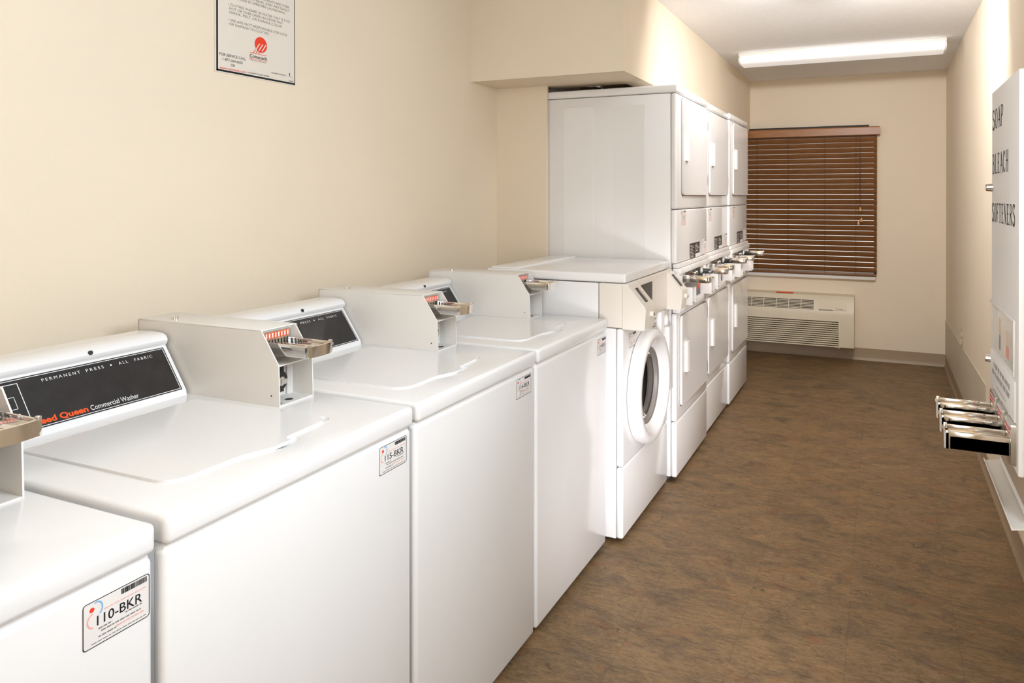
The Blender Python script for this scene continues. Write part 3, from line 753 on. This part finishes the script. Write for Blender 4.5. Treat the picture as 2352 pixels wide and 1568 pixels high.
def make_dryer():
    t = thing('stacked_dryer', '', 'dryer', (-.93, 3.515, 0), 'stacked coin dryers in the row')
    b = MB(); b.box(-.715, -.0305, .003, DW - .003, .025, 1.945, .003)
    b.build('cabinet', 'enamel', t)
    for x0, x1 in ((-.612, -.446), (-.333, -.165)):                    # pressed side panels
        for y0, y1 in ((.0012, .004), (DW - .004, DW - .0012)):
            MB().prism(rrect(x0, x1, 1.106, 1.895, .012), 'y', y0, y1, .0016, 2, 60).build('pressed_panel', 'enamel', t)
    for fx in (-.06, -.66):
        for fy in (.06, DW - .06):
            MB().cyl((fx, fy, 0), (fx, fy, .03), .022, .016, 16).build('foot', 'rubber', t)
    MB().box(-.715, .005, 0, DW, 1.948, 1.988, .010, 4).build('top_cap', 'enamel', t)
    MB().box(-.029, 0, 0, DW, 1.365, 1.944, .009, 3).build('upper_surround', 'enamel', t)
    MB().box(-.029, 0, 0, DW, 1.092, 1.361, .009, 3).build('upper_panel', 'enamel', t)
    MB().box(-.029, .001, 0, DW, .024, .299, .009, 3).build('base_panel', 'enamel', t)
    MB().box(-.029, 0, 0, DW, .303, .842, .009, 3).build('lower_surround', 'enamel', t)
    def door(nm, y0, y1, z0, z1, hz0, hz1, hinges):
        d = MB().prism(rrect(y0, y1, z0, z1, .022), 'x', -.002, .013, .004, 3, 50).build(nm, 'enamel', t)
        MB().prism(rrect(y0 - .003, y1 + .003, z0 - .005, z1 + .003, .024), 'x', -.002, .0016).build('gasket_seam_shade', 'gasketseam', d)  # dark rim painted in as the shaded seam around the dryer door
        h = MB()
        h.prism([(.012, .124), (.024, .130), (.027, .140), (.027, .170), (.022, .177), (.012, .180)], 'z', hz0, hz1, .003, 2, 40)
        h.build('handle', 'plastic', d)
        for a, b_ in hinges:
            MB().box(-.001, .012, y1 + .004, y1 + .014, a, b_, .001).build('hinge', 'dullchrome', d)
    door('upper_door', .095, .650, 1.436, 1.928, 1.612, 1.748, ((1.81, 1.86), (1.49, 1.55)))
    door('lower_door', .065, .652, .366, .822, .528, .684, ((.725, .79), (.41, .475)))
    # clear strip and rail above the controls
    MB().box(-.02, .012, .004, DW - .004, 1.070, 1.090, .003).build('light_strip', 'labelpaper', t)
    b = MB()
    b.box(-.02, .022, 0, DW, 1.040, 1.068, .004); b.box(-.02, .018, 0, DW, .846, .880, .004)
    b.box(-.02, .016, 0, .066, .875, 1.045, .004); b.box(-.02, .016, .565, .605, .875, 1.045, .004); b.box(-.02, .016, .650, DW, .875, 1.045, .004)
    b.box(-.02, -.004, .05, .67, .87, 1.05)
    b.build('control_frame', 'plastic', t)
    cp = MB().box(-.006, -.002, .168, .566, .879, 1.041).build('control_panel', 'black', t)
    b = MB()
    b.poly([(-.0015, .235, .985), (-.0015, .285, .985), (-.0015, .260, 1.028)]); b.poly([(-.0015, .470, .952), (-.0015, .525, .952), (-.0015, .4975, .892)])
    b.poly([(-.0015, .40, .925), (-.0015, .44, .925), (-.0015, .43, .910), (-.0015, .405, .913)])
    b.build('indicator_print', 'orange', cp)
    MB().lathe([(0, .016), (.010, .015), (.018, .010), (.021, 0)], (-.002, .385, 1.012), 'x', 20).build('start_knob', 'chrome', cp)
    b = MB(); b.box(-.001, -.0005, .42, .54, .985, 1.03)
    for k in range(3): b.box(.0, .012, .445 + k * .035, .463 + k * .035, .975, .995, .002)
    b.build('cycle_buttons', 'rubber', cp)
    for y0, y1 in ((.075, .160), (.610, .648)):
        lb = MB().box(-.003, .001, y0, y1, .985, 1.036).build('price_label', 'labelpaper', t)
        b = MB()
        for k in range(4): b.box(.0011, .0013, y0 + .006, y1 - .006, .990 + k * .012, .996 + k * .012)
        b.build('lettering', 'redink' if y0 > .3 else 'ink', lb)
    # instructions
    il = MB().poly([(.0006, .272, 1.097), (.0006, .400, 1.097), (.0006, .400, 1.115), (.0006, .500, 1.115), (.0006, .500, 1.176), (.0006, .272, 1.176)]).build('instruction_label', 'black', t)
    b = MB(); rn = random.Random(11)
    for k in range(9):
        z = 1.103 + k * .0078
        for c in (.282, .396):
            if c > .39 and z < 1.120: continue
            b.box(.0009, .0010, c, c + rn.uniform(.05, .095), z, z + rn.choice((.0012, .0016, .0026)))
    b.build('small_print', 'labelpaper', il)
    b = MB().box(.0003, .0009, .405, .500, 1.094, 1.1135); b.build('blank_label', 'labelpaper', t)
    stick(t, .0002, .090, .190, 1.280, 1.356); stick(t, .0002, .575, .670, 1.100, 1.182)
    # two coin meters
    for y0, y1 in ((.080, .165), (.530, .612)):
        b = MB(); th = .004
        b.box(-.004, .062, y0, y0 + th, .878, .968, .001); b.box(-.004, .062, y1 - th, y1, .878, .968, .001)
        b.box(-.004, .062, y0, y1, .964, .968, .001); b.box(-.004, .062, y0, y1, .878, .882, .001); b.box(-.004, .020, y0 + th, y1 - th, .882, .964)
        cb = b.build('coin_box', 'boxwhite', t)
        MB().cyl((.020, (y0 + y1) / 2, .923), (.042, (y0 + y1) / 2, .923), .022, .020, 20, .001).build('lock', 'rubber', cb)
        b = MB(); b.box(-.004, .004, y0 - .004, y1 + .004, .972, 1.034, .002)
        b.build('coin_plate', 'dullchrome', cb)
        coin_slide(cb, .0, .147, y0 + .008, y1 - .008, .992, 1.022)
    return t
dp = make_dryer()
for i, (x, y, label) in enumerate(((-.93, 3.515, 'white stacked dryer beside the front-loading washer with its pressed side panel in view'),
                                   (-.943, 4.2035, 'white stacked dryer in the middle of the three, set slightly back from its neighbours'),
                                   (-.93, 4.892, 'white stacked dryer last in the row, its doors reflecting the window blind'))):
    o = dp if i == 0 else copy_tree(dp)
    o.location = (x, y, 0); o['label'] = label
# duct end visible in the gap above the first dryer
du = thing('exhaust_duct', 'dark metal duct in the gap between dryer top and soffit', 'duct', (-1.50, 3.80, 1.989))
MB().lathe([(0, .06), (.012, .064), (.024, .06), (.036, .064), (.048, .06), (.06, .064), (.2, .06)], (0, 0, 0), 'z', 32).build('duct_pipe', 'dullchrome', du)
MB().cyl((.12, -.14, 0), (.12, -.14, .03), .012, n=14).build('fitting', 'chrome', du)

# ------------------------------------------------------------------ soap dispenser on the right wall
DX, DY = .300, 1.990
sd = thing('soap_dispenser', 'tall white coin-operated soap dispenser on the tan wall, three chrome slides pulled out', 'dispenser', (DX, DY, .65))
def Z_(z): return z - .65
DL = .452
MB().box(.012, XR - DX, .0, DL, Z_(.696), Z_(1.730), .003).box(.030, XR - DX, .004, DL - .004, Z_(.652), Z_(.70)).build('body', 'cabinetbeige', sd)
MB().box(0, .013, .002, DL - .002, Z_(.766), Z_(1.733), .003).build('door', 'dispenser', sd)
MB().box(.022, .029, .003, DL - .003, Z_(.655), Z_(.77)).build('vend_recess', 'dispenser', sd)
b = MB(); b.prism([(.03, Z_(.648)), (-.014, Z_(.640)), (-.017, Z_(.650)), (-.015, Z_(.652)), (-.0125, Z_(.6445)), (.03, Z_(.6525))], 'y', -.004, DL + .03, .0008)
b.build('tray', 'trimwhite', sd)
# condensed roman capitals made of thick and thin strokes
def stroke(mb, p, q, w):
    p, q = Vector(p), Vector(q); d = (q - p).normalized(); n = Vector((-d.y, d.x)) * w / 2
    return [p + n, q + n, q - n, p - n]
def arc(cx, cy, rx, ry, a0, a1, wt, wk, n=12, spine=False):
    out = []
    for k in range(n):
        t0, t1 = R(a0 + (a1 - a0) * k / n), R(a0 + (a1 - a0) * (k + 1) / n)
        p, q = Vector((cx + rx * math.cos(t0), cy + ry * math.sin(t0))), Vector((cx + rx * math.cos(t1), cy + ry * math.sin(t1)))
        tm = (t0 + t1) / 2
        out.append((p, q, wt + (wk - wt) * abs(math.cos(tm)) ** 1.3))
    return out
SF = .03
GL = {
 'S': arc(.5, .76, .36, .225, 20, 270, .06, .15) + arc(.5, .255, .38, .245, 90, -160, .09, .17) + [((.845, .78), (.845, .97), .05), ((.125, .03), (.125, .24), .05)],
 'O': arc(.5, .5, .40, .48, 0, 360, .05, .17, 24),
 'A': [((.08, 0), (.50, 1), .07), ((.48, 1), (.90, 0), .17), ((.22, .36), (.74, .36), .06), ((0, .012), (.22, .012), SF), ((.74, .012), (1.02, .012), SF)],
 'P': [((.2, 0), (.2, 1), .16)] + arc(.48, .74, .36, .24, 90, -90, .05, .15) + [((.2, .98), (.5, .98), .05), ((.2, .50), (.5, .50), .05), ((.02, .012), (.40, .012), SF), ((.04, .988), (.2, .988), SF)],
 'B': [((.2, 0), (.2, 1), .16)] + arc(.46, .76, .32, .22, 90, -90, .05, .14) + arc(.48, .275, .38, .255, 90, -90, .05, .16) + [((.2, .98), (.48, .98), .05), ((.2, .53), (.5, .53), .05), ((.2, .02), (.5, .02), .05), ((.04, .012), (.2, .012), SF), ((.04, .988), (.2, .988), SF)],
 'L': [((.24, 0), (.24, 1), .16), ((.06, .03), (.90, .03), .05), ((.88, 0), (.88, .22), .05), ((.06, .985), (.42, .985), SF)],
 'E': [((.24, 0), (.24, 1), .16), ((.06, .03), (.88, .03), .05), ((.06, .97), (.84, .97), .05), ((.24, .52), (.66, .52), .05), ((.87, 0), (.87, .2), .05), ((.83, .8), (.83, 1), .05), ((.66, .42), (.66, .62), .04)],
 'C': arc(.54, .5, .42, .48, 40, 320, .05, .17, 20) + [((.86, .72), (.86, .96), .05)],
 'H': [((.2, 0), (.2, 1), .15), ((.82, 0), (.82, 1), .15), ((.2, .52), (.82, .52), .05), ((.04, .012), (.36, .012), SF), ((.66, .012), (.98, .012), SF), ((.04, .988), (.36, .988), SF), ((.66, .988), (.98, .988), SF)],
 'F': [((.24, 0), (.24, 1), .16), ((.06, .97), (.86, .97), .05), ((.24, .52), (.66, .52), .05), ((.85, .8), (.85, 1), .05), ((.66, .42), (.66, .62), .04), ((.06, .012), (.44, .012), SF)],
 'T': [((.5, 0), (.5, 1), .16), ((.06, .97), (.94, .97), .05), ((.07, .78), (.07, 1), .05), ((.93, .78), (.93, 1), .05), ((.32, .012), (.68, .012), SF)],
 'N': [((.16, 0), (.16, 1), .06), ((.16, 1), (.82, 0), .17), ((.84, 0), (.84, 1), .06), ((.02, .012), (.30, .012), SF), ((.70, .988), (.98, .988), SF)],
 'R': [((.2, 0), (.2, 1), .16)] + arc(.46, .75, .34, .23, 90, -90, .05, .15) + [((.2, .98), (.48, .98), .05), ((.2, .52), (.5, .52), .05), ((.48, .52), (.92, .0), .16), ((.02, .012), (.40, .012), SF)],
}
def word(mb, s, y0, y1, z, h):
    """reads towards -y on a face looking at -x"""
    n = len(s); cw = (y0 - y1) / n
    def P(i, p): return (-.0006, (y0 - (i + p.x * .86 + .07) * cw), z + p.y * h)
    for i, ch in enumerate(s):
        for a, c, w_ in GL[ch]: mb.poly([P(i, q) for q in stroke(mb, a, c, w_)])
for w_ in (('SOAP', 2.432, 2.222, 1.622, .056), ('BLEACH', 2.428, 2.140, 1.495, .056), ('SOFTENERS', 2.436, 2.036, 1.358, .053)):
    b = MB(); word(b, w_[0], w_[1] - DY, w_[2] - DY, Z_(w_[3]), w_[4]); b.build('lettering', 'ink', sd)
# product window
wy0, wy1, wz0, wz1 = .045, .437, Z_(1.000), Z_(1.122)
b = MB()
b.box(-.006, 0, wy0 - .008, wy1 + .008, wz1, wz1 + .010, .002); b.box(-.006, 0, wy0 - .010, wy0, wz0 - .005, wz1 + .010, .002)
b.build('window_frame', 'plastic', sd)
pw = MB().box(-.0012, -.0004, wy0, wy1, wz0, wz1).build('product_window', 'glosswhite', sd)
for p_ in ((.262, .300, .055, .098), (.136, .172, .048, .086)):
    MB().prism(rrect(p_[0], p_[1], wz0 + p_[2], wz0 + p_[3], .006), 'x', -.0018, -.0014).build('product_picture', 'peach', pw)
b = MB(); b.prism(rrect(.268, .292, wz0 + .014, wz0 + .052, .004), 'x', -.0018, -.0014); b.build('product_picture', 'navy', pw)
b = MB(); b.prism(rrect(.128, .176, wz0 + .016, wz0 + .046, .006), 'x', -.0018, -.0014); b.build('product_picture', 'palered', pw)
b = MB(); b.prism(rrect(.06, .16, wz0 + .002, wz0 + .014, .003), 'x', -.0018, -.0014); b.build('product_picture', 'greenprint', pw)
b = MB(); b.prism(rrect(.330, .405, wz0 + .01, wz0 + .115, .004), 'x', -.0018, -.0014); b.build('product_picture', 'plastic', pw)
# instruction plate with two grey lines
ip = MB().box(-.004, 0, .030, .440, Z_(.885), Z_(.985), .001).build('instruction_plate', 'dispenser', sd)
b = MB(); rn = random.Random(2)
for z, h in ((.948, .014), (.925, .014)):
    y = .37 if z > .93 else .40
    while y > .09:
        for k in range(rn.choice((3, 4, 6, 8))):
            if y < .07: break
            b.box(-.0046, -.0042, y - .0016, y, Z_(z), Z_(z + h)); y -= .0052
            if k % 2: b.box(-.0046, -.0042, y - .001, y + .003, Z_(z + rn.choice((0, .5, .88)) * h), Z_(z + .0025 + rn.choice((0, .5, .88)) * h))
            y -= .0016
        y -= .009
b.box(-.0046, -.0042, .16, .32, Z_(.903), Z_(.905))
b.build('small_print', 'fadedink', ip)
for y, z in ((.440, 1.456), (.450, .955)):
    MB().cyl((.004, y, Z_(z)), (-.016, y, Z_(z)), .012, .010, 20, .002).build('door_lock', 'chrome', sd)
for i, yc in enumerate((.070, .205, .335)):
    b = MB(); b.prism(rrect(yc - .048, yc + .048, Z_(.782), Z_(.884), .008), 'x', -.012, .002, .002, 2, 50)
    sp_ = b.build('slide_plate', 'dullchrome', sd)
    b = MB()
    wb = MB()
    for k in range(4):
        wb.box(-.0126, -.0122, yc - .034 + k * .018, yc - .020 + k * .018, Z_(.852), Z_(.876))
        for q_ in range(2): b.box(-.0130, -.0127, yc - .033 + k * .018, yc - .021 + k * .018, Z_(.854 + q_ * .011), Z_(.861 + q_ * .011))
    b.build('price_mark', 'redink', sp_); wb.build('price_card', 'whiteink', sp_)
    coin_slide(sp_, -.012, -.155, yc - .034, yc + .034, Z_(.802), Z_(.846), d=-1)

# outlet on the right wall
ou = thing('wall_outlet', 'beige wall outlet plate low on the tan wall beyond the dispenser', 'outlet', (XR, 5.46, .485))
MB().box(-.006, 0, -.036, .036, -.058, .058, .002).build('cover_plate', 'cabinetbeige', ou)
for z in (-.024, .024): MB().prism(rrect(-.016, .016, z - .014, z + .014, .006), 'x', -.0085, -.005, .001).build('socket', 'ivory', ou)

# ------------------------------------------------------------------ lighting
wd = bpy.data.worlds.new('World'); SC.world = wd; wd.use_nodes = True
N = wd.node_tree.nodes; Lk = wd.node_tree.links
bg = N['Background']
bg.inputs['Color'].default_value = (1.0, .97, .94, 1); bg.inputs['Strength'].default_value = 1.3   # bright overcast sky outside

def area(name, loc, target, sx, sy, power, col, spread=180):
    l = bpy.data.lights.new(name, 'AREA'); l.shape = 'RECTANGLE'; l.size = sx; l.size_y = sy; l.energy = power; l.color = col; l.spread = R(spread)
    o = bpy.data.objects.new(name, l); COL.objects.link(o); o.location = loc
    d = Vector(target) - Vector(loc)
    o.rotation_euler = d.to_track_quat('-Z', 'Y').to_euler()
    return o
LIGHTS = [
('flash_umbrella', (.42, 1.00, 1.95), (-1.9, .92, 1.40), .8, .8, 31, (.88, 1.0, 1.12)),
('flash_bounce', (-.3, -1.2, 1.9), (-.3, -1.6, 2.5), .6, .6, 10.5, (1.25, 1.0, .66)),
('added_fill_beam', (-.10, -.80, 1.10), (-.60, 5.2, .5), .4, .4, 3, (1.05, 1.0, .9), 70),  # added fill beam from behind the camera towards the far end
('added_end_fill', (-.15, 3.50, 2.40), (-.5, 6.0, .9), .6, .12, 20, (1.0, .99, 1.0), 160),  # added fill under the ceiling, no lamp there, brightens the end wall
('added_end_fill', (-.10, 3.50, 2.38), (-.2, 6.0, 2.45), .6, .10, 9, (1.0, 1.0, 1.04), 170),  # second added fill, lifts the far ceiling and upper end wall
('added_fill_beam', (.40, .60, .50), (-1.0, 3.6, .30), .3, .3, 4, (1.0, 1.0, 1.06), 38),  # added low fill beam for the lower machine fronts
]
for a_ in LIGHTS: area(*a_)

# ------------------------------------------------------------------ camera
f, cx, cy = 1657.8143, 1298.5141, 455.6616
yaw, pitch, roll = -.4114, -.004, .0001
cam = bpy.data.cameras.new('Camera'); co = bpy.data.objects.new('Camera', cam); COL.objects.link(co)
cam.sensor_fit = 'HORIZONTAL'; cam.sensor_width = 36.0
cam.lens = 36.0 * f / 2352
cam.shift_x = (1176 - cx) / 2352
cam.shift_y = (cy - 784) / 2352
cam.clip_start = .02
co.location = (0, 0, 1.4326)
cyw, syw = math.cos(yaw), math.sin(yaw); cp_, sp2 = math.cos(pitch), math.sin(pitch)
fw = Vector((syw * cp_, cyw * cp_, sp2)); rt = Vector((cyw, -syw, 0)); up = Vector((-syw * sp2, -cyw * sp2, cp_))
co.matrix_world = Matrix(((rt.x, up.x, -fw.x, 0), (rt.y, up.y, -fw.y, 0), (rt.z, up.z, -fw.z, 1.4326), (0, 0, 0, 1)))
SC.camera = co

SC.view_settings.view_transform = 'Standard'; SC.view_settings.look = 'None'
SC.view_settings.gamma = 1.0; SC.view_settings.exposure = 0.26; SC.view_settings.use_curve_mapping = False
SC.cycles.use_denoising = True
SC.cycles.max_bounces = 10; SC.cycles.diffuse_bounces = 6; SC.cycles.glossy_bounces = 5; SC.cycles.transparent_max_bounces = 12
SC.cycles.sample_clamp_indirect = 4.0
